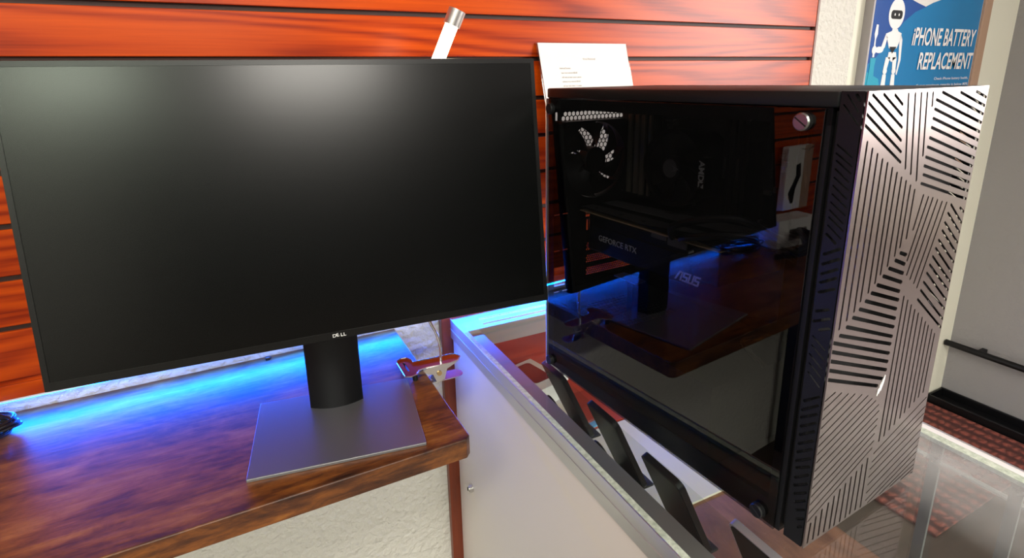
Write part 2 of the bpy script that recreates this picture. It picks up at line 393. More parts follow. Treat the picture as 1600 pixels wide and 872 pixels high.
rb = MB()
for k in range(-16, 8):
    zc = zz(Z0 - k*S); rb.box((-2.0, 0.0054, max(zc-0.012, 0)), (XE-0.001, 0.0090, zc-0.001))
rb.build('groove_lips', m_slat, sw)
MB().box((XE-0.001, -0.0015, 0), (XE+0.006, 0.0118, 1.70)).build('end_trim', mat('brown_edge_band', (0.20, 0.10, 0.075), 0.4), sw)

tb = MB(); tb.box((0.343, -0.004, 0), (0.52, 0.0118, Z(-0.446)), 0.002)
tag(tb.build('trim_board', m_mahog), 'dark mahogany trim board upright on the wall beneath the slatwall, between desk and display case', 'trim board')

# ---------------------------------------------------------------- desk
DZ = -0.4585
dk = thing('desk', 'brown rustic wood-effect desk against the wall, holding the monitor', 'desk', (-0.55, -0.18, 0))
def dl(x, y, z): return (x+0.55, y+0.18, z)
t = MB(); poly = [(-1.35, -0.365), (0.2392, -0.371), (0.2465, -0.3635), (0.2535, 0.0115), (-1.35, 0.0115)]
t.prism([(x+.55, y+.18) for x, y in poly], Z(DZ)-0.0294, Z(DZ), 'z')
top = t.build('desktop', m_desk, dk)
bv = top.modifiers.new('bevel', 'BEVEL'); bv.width = 0.0015; bv.segments = 2; bv.limit_method = 'ANGLE'
for lx in (-1.32, -0.75):
    for ly in (-0.34, -0.03):
        MB().box(dl(lx-.015, ly-.015, 0), dl(lx+.015, ly+.015, Z(DZ)-0.0294)).build('leg', m_blk, dk)

# ---------------------------------------------------------------- monitor
B0 = Vector((0.10, -0.25, Z(DZ)))
mo = thing('computer_monitor', 'large black flat-screen monitor switched off, on a grey square-plate stand on the desk', 'monitor', B0)
MM = Matrix.Translation(Vector((0.1022, -0.2787, Z(-0.3207))) - B0) @ Matrix.Rotation(-0.0783, 4, 'Z') @ Matrix.Rotation(-0.1264, 4, 'X')
MW, MH = 0.6112, 0.3507
h = MB(); h.box((-MW/2, 0.0, 0), (MW/2, 0.014, MH), 0.0022, MM); h.box((-0.21, 0.013, 0.05), (0.21, 0.036, 0.29), 0.008, MM)
h.build('housing', m_blk, mo, smooth=True)
bz = mesh_tf(sheet([(-MW/2+.0012, .0012), (MW/2-.0012, .0012), (MW/2-.0012, MH-.0012), (-MW/2+.0012, MH-.0012)],
    [[(-MW/2+.0068, .0105), (MW/2-.0068, .0105), (MW/2-.0068, MH-.0072), (-MW/2+.0068, MH-.0072)]], 0.0012), MM @ Matrix.Rotation(PI/2, 4, 'X') @ Matrix.Translation((0,0,0.0006)))
mkobj('bezel', bz, m_bezel, mo)
MB().box((-MW/2+.0066, -0.0006, .0102), (MW/2-.0066, 0.0004, MH-.0070), 0, MM).build('screen', m_screen, mo)
for i, (ch, dx, dr) in enumerate((('D', -0.0042, 0), ('E', 0.0012, 0.28), ('L', 0.0058, 0), ('L', 0.0094, 0))):
    text('logo_letter', ch, 0.0042, m_logo, mo, MM @ basis((dx, -0.0014, 0.0036), (1,0,0), (0,0,1)) @ Matrix.Rotation(dr, 4, 'Z'), 0.0002, 0.012, 1.15)
BR = Matrix.Translation(Vector((0.0825, -0.34, Z(DZ))) - B0) @ Matrix.Rotation(-0.1664, 4, 'Z')
MB().box((-0.1076, 0, 0), (0.1076, 0.1731, 0.0045), 0.0008, BR).build('base_plate', m_plate, mo)
col = []
for k in range(13):
    a = -1+2*k/12; col.append((a*0.0368, 0.124 + 0.011*(a*a)))
col += [(0.0368, 0.158), (-0.0368, 0.158)]
MB().prism(col, 0.004, 0.30, 'z', BR).build('stand_column', m_blk, mo, smooth=True)
MB().box((-0.05, 0.034, 0.12), (0.05, 0.075, 0.22), 0.006, MM).build('mount', m_blk, mo)
# blue LED strip stuck under the slatwall's lower edge, lighting the desk and the plaster below it
lb = thing('led_strip', 'glowing blue LED strip along the underside of the slatwall, above the desk', 'light strip', (-0.3, 0.004, Z(-0.4370)))
MB().box((-1.65, -0.004, 0.0008), (1.66, 0.0045, 0.0033)).build('backing_tape', m_white, lb)
MB().box((-1.65, -0.003, -0.0004), (1.66, 0.0035, 0.0008)).build('diodes', m_led, lb)
bl = area('blue_light', (-0.3, -0.0025, Z(-0.4370)), (-0.3, -0.1025, Z(-0.4870)), 3.3, 0.005, 15.0, BLUE, 165)

# ---------------------------------------------------------------- clip lamp
P = [(0.212, -0.1476), (0.2155, -0.139), (0.2225, -0.1335), (0.2315, -0.1345), (0.2365, -0.1450), (0.2385, -0.1545), (0.2764, -0.158), (0.2966, -0.1585), (0.3086, -0.1618), (0.3127, -0.1735), (0.3045, -0.1850), (0.286, -0.187), (0.2497, -0.1830), (0.238, -0.1850), (0.2303, -0.1958), (0.2201, -0.1994), (0.2109, -0.1936)]
lp = thing('clip_lamp', 'small silver clip-on lamp with lit tube head, clamped to the desk edge behind the monitor', 'lamp', (0.262, -0.170, Z(DZ)))
def cl(x, y, z): return (x-0.262, y+0.170, z-DZ)
zt = DZ + 0.0105
t = MB(); slt = [(0.2208, -0.150), (0.2240, -0.1495), (0.2235, -0.180), (0.2203, -0.181)]
me = sheet([(x-0.262, y+0.170) for x, y in P], [[(x-0.262, y+0.170) for x, y in slt]], 0.0014)
me.transform(Matrix.Translation((0, 0, zt-DZ))); mkobj('upper_jaw', me, m_steel, lp)
t = MB()
t.tube([cl(x, y, zt+0.0006) for x, y in P+[P[0]]], 0.0011, 6); t.build('rolled_rim', m_steel, lp)
web = [(0.236, -0.4500), (0.262, -0.4475), (0.306, -0.4470), (0.284, -0.4570), (0.2795, -0.4740), (0.2660, -0.4770), (0.2595, -0.4600), (0.247, -0.4560), (0.236, -0.4540)]
t = MB(); t.prism([(x-0.262, z-DZ) for x, z in web], -0.0165, -0.0150, 'y'); t.prism([(x-0.262, z-DZ) for x, z in web], 0.0130, 0.0145, 'y')
t.build('side_web', m_steel, lp)
me = sheet([(x, y) for x, y in rrect(-0.008, -0.0135, 0.052, 0.0115, 0.0110, 6)], [], 0.0013)
me.transform(Matrix.Translation((0.002, 0, -0.0190)) @ Matrix.Rotation(0.02, 4, 'Y')); mkobj('lower_jaw', me, m_steel, lp)
t = MB(); t.cyl(cl(0.2705, -0.1880, -0.4610), cl(0.2705, -0.1525, -0.4610), 0.0042, n=20); t.build('hinge_rivet', m_brass, lp, smooth=True)
t = MB(); t.cyl(cl(0.228, -0.193, zt-0.010), cl(0.228, -0.193, zt), 0.0042, n=14); t.build('rubber_foot', m_hair, lp, smooth=True)
MB().cyl(cl(0.223, -0.142, zt-0.010), cl(0.223, -0.142, zt), 0.0042, n=14).build('rubber_foot', m_hair, lp, smooth=True)
goose = spline([(0.2790, -0.172, -0.4470), (0.2800, -0.171, -0.425), (0.2765, -0.166, -0.402), (0.2670, -0.158, -0.376), (0.255, -0.145, -0.33), (0.247, -0.132, -0.27), (0.248, -0.128, -0.20), (0.256, -0.128, -0.14), (0.268, -0.130, -0.085), (0.2745, -0.130, -0.055)], 10)
t = MB(); t.tube([cl(*p) for p in goose], 0.0024, 10); t.build('gooseneck', m_steel, lp, smooth=True)
T0, T1 = Vector((0.2735, -0.130, -0.060)), Vector((0.3315, -0.152, 0.0770)); dT = (T1-T0).normalized()
t = MB(); t.cyl(cl(*(T0)), cl(*T1), 0.0098, n=28); t.build('light_tube', m_tube, lp, smooth=True)
t = MB(); t.cyl(cl(*T1), cl(*(T1+dT*0.0235)), 0.0128, n=32); t.build('end_cap', m_silver, lp, smooth=True); MB().cyl(cl(*(T0-dT*0.012)), cl(*T0), 0.0128, n=32).build('end_cap', m_silver, lp, smooth=True)

# ---------------------------------------------------------------- cable coil and small things at the desk's wall edge
cc = MB(); rnd = random.Random(3)
for k in range(7):
    cx, cy, cz = -0.374+rnd.uniform(-.006,.006), -0.055+rnd.uniform(-.004,.004), DZ+0.006+0.0030*k
    rx, ry = 0.078+rnd.uniform(-.012,.008), 0.034+rnd.uniform(-.008,.006); tz = rnd.uniform(-.10,.10); ph = rnd.uniform(0, 6)
    pts = [(cx+rx*math.cos(2*PI*i/36+ph), cy+ry*math.sin(2*PI*i/36+ph), cz+0.010*math.cos(2*PI*i/36)*tz*4+0.002*math.sin(6*PI*i/36)) for i in range(36)]
    cc.tube([(x+0.374, y+0.055, z-DZ) for x, y, z in pts+[pts[0]]], 0.0021, 8)
o = cc.build('cable_coil', m_hair, smooth=True, loc=(-0.374, -0.055, Z(DZ))); tag(o, 'coil of thin black cable lying on the desk at the left edge of the picture', 'cable')
o = MB().box((-.004, -.003, 0), (.004, .003, .005), .001).cyl((0, 0, 0.002), (0.006, -.002, .0035), .0012, n=8).build('cable_clip', m_hair, loc=(0.0277, -0.002, Z(DZ))); tag(o, 'tiny black cable clip on the desk against the wall, below the monitor', 'clip')

# things further left on desk and wall, seen mirrored in the computer case's glass
pk = thing('hanging_package', 'white and tan retail package hung on the slatwall left of the monitor', 'package', (-0.655, -0.025, Z(-0.385)))
MB().box((-0.062, -0.010, 0), (0.062, 0.010, 0.185), 0.002).build('card_box', m_paper, pk)
MB().box((-0.062, -0.0106, 0.0), (-0.02, -0.0098, 0.185)).build('tan_stripe', m_frame_wood, pk)
g = MB(); g.prism([(0.03, 0.02), (0.045, 0.05), (0.012, 0.10), (0.018, 0.13), (-0.004, 0.135), (-0.01, 0.10), (0.012, 0.06), (0.016, 0.02)], -0.0110, -0.0100, 'y'); g.build('black_picture', m_blk, pk)
g = MB(); g.tube([(0, 0.034, 0.179), (0, -0.03, 0.175), (0, -0.045, 0.187)], 0.002, 8); g.build('wall_hook', m_steel, pk)
bx = thing('small_carton', 'small white carton standing on the desk left of the monitor', 'box', (-0.54, -0.085, Z(DZ)), 0.1)
MB().box((-0.075, -0.03, 0), (0.075, 0.03, 0.078), 0.001).build('carton', m_paper, bx)
MB().box((-0.04, -0.0306, 0.02), (0.03, -0.0298, 0.05)).build('printed_label', m_ink, bx)
g = MB()
for i in range(3): g.tube(spline([(-0.10+.03*i, -.03, .008+.012*i), (-.03, .03+.01*i, .03+.01*i), (.05, -.02, .018+.012*i), (.12, .02-.02*i, .008+.01*i)], 8), .007, 8)
o = g.build('cable_bundle', m_hair, smooth=True, loc=(-0.50, -0.175, Z(DZ))); tag(o, 'thick black cable bundle on the desk in front of the white carton', 'cable')

# ---------------------------------------------------------------- display case
DCX, DCY, DCZ = 0.3615, -0.0018, -0.4574
CW, CL_, BODY = 0.446, 1.25, DCZ + FZ
dc = thing('display_case', 'glass-topped display case with aluminium rim and white side, under the computer', 'display case', (DCX, DCY, 0), -0.0227)
H = BODY   # top of the case above the floor
def hb(a, b, bev=0.0): return MB().box((a[0], a[1], H+a[2]), (b[0], b[1], H+b[2]), bev)
def rail(name, a, b): pass
t = hb((0, -CL_, -0.0398), (0.0020, 0, 0.0006), 0.0004); t.box((0.0018, -CL_, H-0.0398), (0.0366, 0, H-0.0062)); t.box((-0.0008, -CL_, H-0.0212), (0.0004, 0, H-0.0200)); t.build('frame_rail', m_alu, dc)
t = hb((CW-0.0020, -CL_, -0.0120), (CW, 0, 0.0006), 0.0004); t.box((CW-0.010, -CL_, H-0.042), (CW-0.002, 0, H-0.0395)); t.box((CW-0.0120, -CL_, H-0.0120), (CW-0.0018, 0, H-0.0062)); t.build('frame_rail', m_alu, dc)
t = hb((0.002, -0.069, -0.0398), (CW-0.002, 0, -0.0010), 0.0006); t.box((0.05, -0.028, H-0.0012), (CW-0.03, -0.024, H+0.0006)); t.box((0.05, -0.052, H-0.0012), (CW-0.03, -0.049, H+0.0006)); t.build('frame_rail', m_alu, dc)
t = hb((0.002, -CL_, -0.0398), (CW-0.002, -CL_+0.03, -0.0010), 0.0006); t.build('frame_rail', m_alu, dc)
t = hb((0.0022, -CL_+.03, -0.0060), (0.0105, -0.069, -0.0004)); t.build('glass_edge_strip', m_edgegreen, dc)
t = hb((CW-0.0250, -CL_+.03, -0.0060), (CW-0.0125, -0.069, -0.0004)); t.build('glass_edge_strip', m_edgegreen, dc)
t = hb((CW-0.0124, -CL_, -0.0060), (CW-0.0022, -0.0, -0.0002)); t.build('white_gasket', m_white, dc)
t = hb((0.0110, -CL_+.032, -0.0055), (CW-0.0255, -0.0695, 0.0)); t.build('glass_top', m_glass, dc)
t = MB().box((0.004, -CL_, 0.0), (0.012, -0.004, H-0.0396), 0.0008); t.build('side_panel', m_panel, dc)
t = MB().box((0.013, -0.020, 0.0), (CW-0.004, -0.006, H-0.0400)); t.build('back_panel', m_redpanel, dc)
t = MB().box((0.013, -CL_, H-0.252), (CW-0.004, -0.021, H-0.2400)); t.build('deck', m_deck, dc)
t = MB().box((0.013, -0.150, H-0.2398), (CW-0.010, -0.022, H-0.2350)); t.build('deck_liner', m_redpanel, dc)
t = MB().box((0.014, -0.400, H-0.2398), (CW-0.012, -0.155, H-0.2360), 0.0005); t.build('deck_board', m_tile, dc, label='cream board lying on the deck')
t = MB().box((0.013, -0.70, H-0.1650), (0.2270, -0.021, H-0.1600), 0.0005); t.build('glass_shelf', m_clear, dc)
t = MB().box((CW-0.0070, -CL_+.01, H-0.2400), (CW-0.0030, -0.021, H-0.0122)); t.build('side_glass', m_clear, dc)
t = MB().box((CW-0.012, -CL_, 0), (CW-0.004, -0.02, H-0.2525)); t.build('side_panel', m_panel, dc)
t = MB().box((0.013, -CL_, 0), (CW-0.013, -CL_+.012, H-0.2525)); t.box((0.013, -CL_, H-0.24), (CW-0.013, -CL_+.008, H-0.04)); t.build('front_panel', m_panel, dc)
for y in (-0.655, -0.74):
    t = MB().box((CW-0.017, y-0.0065, H-0.2400), (CW-0.0125, y+0.0065, H-0.0065)); t.build('shelf_standard', m_grey, dc)
t = MB().cyl((0.0045, -0.076, H-0.341), (-0.004, -0.076, H-0.341), 0.0085, n=28).cyl((-0.004, -0.076, H-0.341), (-0.0055, -0.076, H-0.341), 0.006, n=24); lk = t.build('lock', m_steel, dc, smooth=True)
MB().box((-0.0062, -0.0772, H-0.3445), (-0.0054, -0.0748, H-0.3370)).build('keyhole', m_dark, lk)

cr, sr = math.cos(-0.0227), math.sin(-0.0227)
def cw(x, y, z): return (DCX + x*cr - y*sr, DCY + x*sr + y*cr, H + z)
def make_phone(kind):
    t = thing('display_phone', '', 'phone', (0, 0, 0), -0.0227, 'phones standing in a row under the glass')
    # local: x across the case, y width of the phone, z up from the shelf; leaning back towards -x
    R = Matrix.Translation((0.014, 0, 0.006)) @ Matrix.Rotation(-0.44, 4, 'Y')
    body = MB(); body.prism([(y, z) for y, z in rrect(-0.0365, 0, 0.0365, 0.148, 0.010, 5)], -0.0042, 0.0042, 'x', R)
    bo = body.build('body', m_blk if kind == 'black' else m_phoneedge, t, smooth=True)
    MB().prism(rrect(-0.034, 0.0025, 0.034, 0.1455, 0.009, 5), 0.0042, 0.0048, 'x', R).build('screen', m_blkgl, t)
    MB().prism(rrect(-0.034, 0.0025, 0.034, 0.1455, 0.009, 5), -0.0048, -0.0042, 'x', R).build('back_cover', m_blk, t)
    st = MB(); st.tube(spline([(-0.001, -0.026, 0.004), (-0.035, -0.024, 0.045), (-0.052, -0.010, 0.082), (-0.052, 0.010, 0.082), (-0.035, 0.024, 0.045), (-0.001, 0.026, 0.004)], 6), 0.0028, 8)
    st.box((-0.060, -0.030, 0.0), (0.034, 0.030, 0.004), 0.0015); st.cyl((-0.052, -0.012, 0.079), (-0.052, -0.012, 0.003), 0.004, n=12); st.cyl((-0.052, 0.012, 0.079), (-0.052, 0.012, 0.003), 0.004, n=12)
    st.build('stand', m_blkin, t, smooth=True)
    return t
def copy_thing(o, parent=None):
    c = o.copy(); C.objects.link(c)
    if parent: c.parent = parent
    for ch in list(o.children): copy_thing(ch, c)
    return c
ph = make_phone('black')
phs = [(0.146, -0.236, 'black phone on a stand, farthest back in the row under the glass'), (0.146, -0.378, 'black phone on a stand, second from the back of the row under the glass'), (0.140, -0.515, 'black phone on an arched stand, beside the long rim below the computer\'s middle')]
for i, (x, y, lab) in enumerate(phs):
    o = ph if i == 0 else copy_thing(ph)
    o.location = cw(x, y, -0.160); o['label'] = lab
o = make_phone('lilac'); o.location = cw(0.152, -0.652, -0.160); o['label'] = 'black phone with a lilac metal edge, nearest in the row, under the computer\'s front corner'

def carton(x, y, z, sx, sy, sz, rz, lab, topm, name='phone_carton'):
    t = thing(name, lab, 'box', cw(x, y, z), rz)
    MB().box((-sx/2, -sy/2, 0), (sx/2, sy/2, sz), 0.001).build('box', m_paper, t)
    MB().prism(rrect(-sx*.30, -sy*.28, sx*.30, sy*.40, .008), sz, sz+.0006, 'z').build('printed_picture', topm, t)
    return t
carton(0.145, -0.082, -0.235, 0.075, 0.11, 0.115, 0.2, 'white phone carton with dark red picture on its lid, at the back of the case', mat('dark_red_print', (0.20, 0.02, 0.02), 0.4))
carton(0.150, -0.176, -0.235, 0.060, 0.05, 0.085, 0.35, 'small white carton in front of the red-topped one in the case', m_tile, 'small_carton')
t = thing('price_card', 'white price card with black print leaning behind the rear black phone', 'card', cw(0.212, -0.085, -0.160), 0.5)
RC = Matrix.Rotation(-0.5, 4, 'X')
MB().box((-.024, 0, 0), (.024, .001, .05), 0, RC).build('card', m_paper, t)
g = MB()
for i in range(3): g.box((-.018+.013*i, -.0004, .014), (-.010+.013*i, .0002, .030), 0, RC)
g.build('print', m_blk, t)
o = MB().box((-.019, -.0075, 0), (.019, .0075, .004), .0012).build('blue_tag', m_tag, loc=cw(0.262, -0.141, -0.235)); o.rotation_euler.z = 0.12; tag(o, 'small bright blue plastic tag lying on the red liner inside the case', 'tag')

# ---------------------------------------------------------------- paper sign in a clear holder, hung from a slatwall groove
SGX, SGZ = 0.6695, 0.064
sg = thing('paper_sign', 'white printed price sheet in a clear holder hung on the slatwall behind the computer', 'sign', (SGX, -0.004, Z(SGZ)))
RS = Matrix.Rotation(-0.30, 4, 'X')       # bottom swings out from the wall
MB().box((-0.105, -0.0012, -0.290), (0.105, -0.0002, 0), 0, RS).build('sheet', m_paper, sg)
t = MB(); t.box((-0.1085, 0.0, -0.293), (0.1085, 0.0018, 0.001), 0, RS); t.box((-0.1085, -0.0042, -0.2965), (0.1085, 0.0018, -0.293), 0, RS); t.build('acrylic_back', m_acr, sg)
zb = -0.1139 - SGZ - 0.0035
t = MB(); t.box((-0.03, -0.075, zb-0.001), (0.03, 0.008, zb+0.001)); t.box((-0.03, -0.056, zb-0.03), (0.03, -0.054, zb)); t.build('hook', m_acr, sg)
def sign(s, u, v, h, xs=0.8, al='LEFT', b=0.004):
    text('printed_line', s, h, m_ink, sg, RS @ basis((u-0.105, -0.0014, -v), (1,0,0), (0,0,1)), 0.0, b, xs, 0, al)
sign('Virus Removal', 0.112, 0.0330, 0.0036, 1.0, 'CENTER')
sign('Android Devices:', 0.040, 0.0510, 0.0032)
for i, s in enumerate(('basic virus removal $30.00', 'will most all data/ quote options', 'advance virus removal $50.00', 'will save data /takes 1-3 weeks')): sign(s, 0.0425, 0.0600+0.0085*i, 0.0030)

# ---------------------------------------------------------------- framed poster on the wall
PX0, PX1 = 1.591, 2.193
ps = thing('framed_poster', 'blue framed poster with a white robot advertising iPhone battery replacement', 'poster', ((PX0+PX1)/2, 0.0117, Z(-0.30)))
ox, oz = (PX0+PX1)/2, -0.30
YP = -0.0117 - 0.012       # poster face, relative to the root
def pf(x, z): return (x-ox, z-oz)
ZT = 0.52
t = MB().box((PX0-ox, -0.0235, 0), (PX0-ox+0.006, 0, ZT-oz)); t.box((PX0-ox, -0.0235, 0), (PX1-ox, 0, 0.03)); t.box((PX0-ox, -0.0235, ZT-oz-.03), (PX1-ox, 0, ZT-oz)); t.build('frame_side', m_frame_grey, ps)
t = MB().box((2.149-ox, -0.030, 0), (PX1-ox, 0, ZT-oz), 0.004); t.build('frame_side', m_frame_wood, ps, label='light brown frame side')
MB().box((PX0-ox+.006, -0.022, 0.03), (2.149-ox, -0.002, ZT-oz-.03)).build('backing', m_white, ps)
def layer(name, poly, m, k=0, nm=None):
    y0 = -0.0222 - 0.0003*k; return MB().prism([pf(x, z) for x, z in poly], y0-0.0002, y0+0.0002, 'y').build(name, m, ps)
layer('print_background', [(1.6005, -0.265), (2.147, -0.265), (2.147, 0.485), (1.6005, 0.485)], m_pblue)
layer('print_wave', [(1.6005, 0.02), (1.63, 0.035), (1.68, 0.075), (1.741, 0.132), (1.79, 0.160), (1.8443, 0.1759), (1.81, 0.19), (1.76, 0.20), (1.72, 0.25), (1.70, 0.485), (1.6005, 0.485)], m_pdeep, 1)
layer('print_wave', [(1.7645, 0.1910), (1.80, 0.183), (1.8369, 0.1756), (1.87, 0.187), (1.91, 0.1965), (1.98, 0.26), (1.98, 0.485), (1.75, 0.485), (1.73, 0.25)], m_paper, 2)
layer('print_wave', [(1.6005, -0.265), (1.72, -0.265), (1.70, -0.12), (1.66, -0.02), (1.6005, 0.00)], m_pcyan, 1)
def ell(cx, cz, rx, rz, n=28): return [(cx+rx*math.cos(2*PI*i/n), cz+rz*math.sin(2*PI*i/n)) for i in range(n)]
def egg(cx, cz, rx, rz, n=32): return [(cx+rx*math.cos(2*PI*i/n)*(1-0.12*math.sin(2*PI*i/n)*0), cz+rz*math.sin(2*PI*i/n)) for i in range(n)]
layer('robot_print', egg(1.7015, 0.152, 0.0365, 0.040), m_white, 3)
layer('robot_print', rrect(1.6755, 0.1385, 1.7280, 0.1612, 0.009), m_blk, 4)
for ex in (1.6925, 1.7115): layer('robot_print', ell(ex, 0.150, 0.0028, 0.0035, 12), m_white, 5)
layer('robot_print', [(1.692, 0.113), (1.716, 0.113), (1.720, 0.107), (1.738, 0.102), (1.736, 0.085), (1.724, 0.062), (1.688, 0.062), (1.674, 0.085), (1.664, 0.100), (1.690, 0.107)], m_white, 3)
layer('robot_print', [(1.689, 0.066), (1.723, 0.066), (1.706, 0.048)], m_blk, 4)
layer('robot_print', [(1.690, 0.052), (1.724, 0.052), (1.730, 0.038), (1.709, 0.025), (1.688, 0.038)], m_white, 3)
for lx, kx, fx in ((1.690, 1.684, 1.684), (1.722, 1.726, 1.730)):
    layer('robot_print', [(lx-.010, 0.038), (lx+.010, 0.038), (kx+.008, 0.006), (kx-.008, 0.006)], m_white, 3)
    layer('robot_print', ell(kx, 0.001, 0.0095, 0.009, 16), m_white, 4)
    layer('robot_print', [(kx-.008, -0.008), (kx+.008, -0.008), (fx+.011, -0.05), (fx-.011, -0.05)], m_white, 3)
layer('robot_print', [(1.664, 0.098), (1.674, 0.090), (1.668, 0.065), (1.656, 0.052), (1.650, 0.062)], m_white, 3)
layer('robot_print', ell(1.643, 0.0575, 0.019, 0.0085, 18), m_white, 4)
layer('robot_print', ell(1.620, 0.057, 0.010, 0.011, 16), m_white, 5)
layer('robot_print', [(1.736, 0.100), (1.746, 0.085), (1.752, 0.030), (1.744, -0.01), (1.739, -0.008), (1.742, 0.030), (1.734, 0.075)], m_white, 3)
layer('tool_print', [(1.617, 0.123), (1.625, 0.122), (1.6275, 0.098), (1.622, 0.085), (1.625, 0.038), (1.617, 0.038), (1.617, 0.085), (1.613, 0.098)], m_white, 3)
layer('tool_print', [(1.608, 0.036), (1.634, 0.036), (1.631, 0.015), (1.638, -0.07), (1.604, -0.07), (1.611, 0.015)], m_pcyan, 4)
def ptext(s, x0, x1, zb_, h, sh=0.18, bold=0.012):
    xs = 1.0
    o = text('print_lettering', s, h, m_white, ps, Matrix.Identity(4), 0.0, bold, 1.0, sh)
    me = o.data; xm = max(v.co.x for v in me.vertices); xn = min(v.co.x for v in me.vertices); ym = max(v.co.y for v in me.vertices); yn = min(v.co.y for v in me.vertices)
    me.transform(basis((x0-ox, -0.0246, zb_-oz), (1,0,0), (0,0,1)) @ Matrix.Diagonal(((x1-x0)/(xm-xn), h/(ym-yn), 1, 1)) @ Matrix.Translation((-xn, -yn, 0)))
ptext('iPHONE BATTERY', 1.793, 2.134, 0.0700, 0.0500, 0.12, 0.018)
ptext('REPLACEMENT', 1.840, 2.140, 0.0030, 0.0490, 0.12, 0.018)
ptext('Check iPhone battery health,', 1.940, 2.134, -0.0290, 0.0095, 0.0, 0.004)
ptext('if your maximum capacity is below 80%', 1.850, 2.138, -0.0475, 0.0095, 0.0, 0.004)

# ---------------------------------------------------------------- floor mat, tray and rail by the grey partition
o = MB().box((-0.35, -0.19, 0), (0.35, 0.19, 0.008), 0.003).build('floor_mat', m_mat, loc=(1.965, -0.186, 0)); tag(o, 'red woven entrance mat on the floor beyond the display case', 'mat')
tr = MB(); X0, X1, Y0, Y1 = 2.322, 2.424, -0.80, 0.008
tr.box((X0, Y0, 0), (X1, Y1, .006)); tr.box((X0, Y0, 0), (X0+.008, Y1, .034), .002); tr.box((X1-.008, Y0, 0), (X1, Y1, .036), .002); tr.box((X0, Y0, 0), (X1, Y0+.008, .034), .002); tr.box((X0, Y1-.008, 0), (X1, Y1, .034), .002)
o = tr.build('boot_tray', m_blk); tag(o, 'long black shallow tray on the floor along the grey partition', 'tray')
t = thing('wall_rail', 'black metal rail running low along the grey partition, above the tray', 'rail', (2.385, -0.40, Z(-1.010)))
MB().cyl((0, -0.43, 0), (0, 0.408, 0), 0.0115, n=20).build('bar', m_blk, t, smooth=True)
for y in (-0.40, 0.30): MB().box((-.008, y-.008, -.008), (.044, y+.008, .008)).build('bracket', m_blk, t)

# ================================================================ computer case
PW, PD, PH = 0.2076, 0.4412, 0.4329
pc = thing('computer_case', 'black tower computer with tinted glass side and champagne slotted front, on the display case', 'computer', (0.4524, -0.7038, Z(-0.4474)), 0.0492)
FEET = 0.0100
for x in (0.03, PW-0.03):
    for y in (0.05, PD-0.05): MB().cyl((x, y, -FEET), (x, y, 0.002), 0.012, n=20).build('foot', m_hair, pc, smooth=True)
sh = MB()
sh.box((0.0, 0.026, 0.0), (PW, PD, 0.004)); sh.build('bottom_panel', m_blksat, pc)
MB().box((-0.002, 0.0215, 0.4195), (PW+.001, PD, PH), 0.0022).build('top_panel', m_blksat, pc, smooth=True)
MB().box((PW-0.0015, 0.026, 0.004), (PW, PD, 0.4195)).build('right_panel', m_blksat, pc)
# rear panel with real vents
holes = []
def hexa(cx, cy, r): return [(cx+r*math.cos(PI/6+k*PI/3), cy+r*math.sin(PI/6+k*PI/3)) for k in range(6)]
pit = 0.0074; FCX, FCZ = 0.068, 0.327
row = 0
z = FCZ-0.058
while z < FCZ+0.058:
    x = FCX-0.058 + (pit/2 if row % 2 else 0)
    while x < FCX+0.058:
        if math.hypot(x-FCX, z-FCZ) < 0.0565: holes.append(hexa(x, z, 0.0037))
        x += pit
    z += pit*0.866; row += 1
row = 0
for z in (0.3890, 0.3890+pit*0.866):
    x = 0.026 + (pit/2 if row % 2 else 0)
    while x < 0.185: holes.append(hexa(x, z, 0.0036)); x += pit
    row += 1
holes.append([(0.0115, 0.3865), (0.0155, 0.3865), (0.0155, 0.3985), (0.0115, 0.3985)])
# slot covers and graphics bracket openings
for i in range(5): holes.append([(0.072+.0052*i, 0.212), (0.0752+.0052*i, 0.212), (0.0752+.0052*i, 0.230), (0.072+.0052*i, 0.230)])
for i in range(3): holes.append([(0.070, 0.234+.006*i), (0.086, 0.234+.006*i), (0.086, 0.238+.006*i), (0.070, 0.238+.006*i)])
for (za, zb2, xa, xb) in ((0.178, 0.192, 0.074, 0.150), (0.157, 0.172, 0.074, 0.172), (0.136, 0.151, 0.074, 0.176)):
    r = 0; z = za+0.0018
    while z < zb2:
        x = xa + (0.0019 if r % 2 else 0)
        while x < xb: holes.append(hexa(x, z, 0.0016)); x += 0.0038
        z += 0.0033; r += 1
holes.append([(0.010, 0.128), (0.031, 0.128), (0.031, 0.160), (0.010, 0.160)])
for z in (0.118, 0.244, 0.186):
    for x in (0.010, 0.026): holes.append([(x, z), (x+0.010, z), (x+0.010, z+0.0018), (x, z+0.0018)])
me = sheet([(0.0, 0.004), (PW-.0015, 0.004), (PW-.0015, 0.4195), (0.0, 0.4195)], holes, 0.0010)
me.transform(Matrix.Translation((0, PD-0.0015, 0)) @ Matrix.Rotation(PI/2, 4, 'X')); mkobj('rear_panel', me, m_blkin, pc)
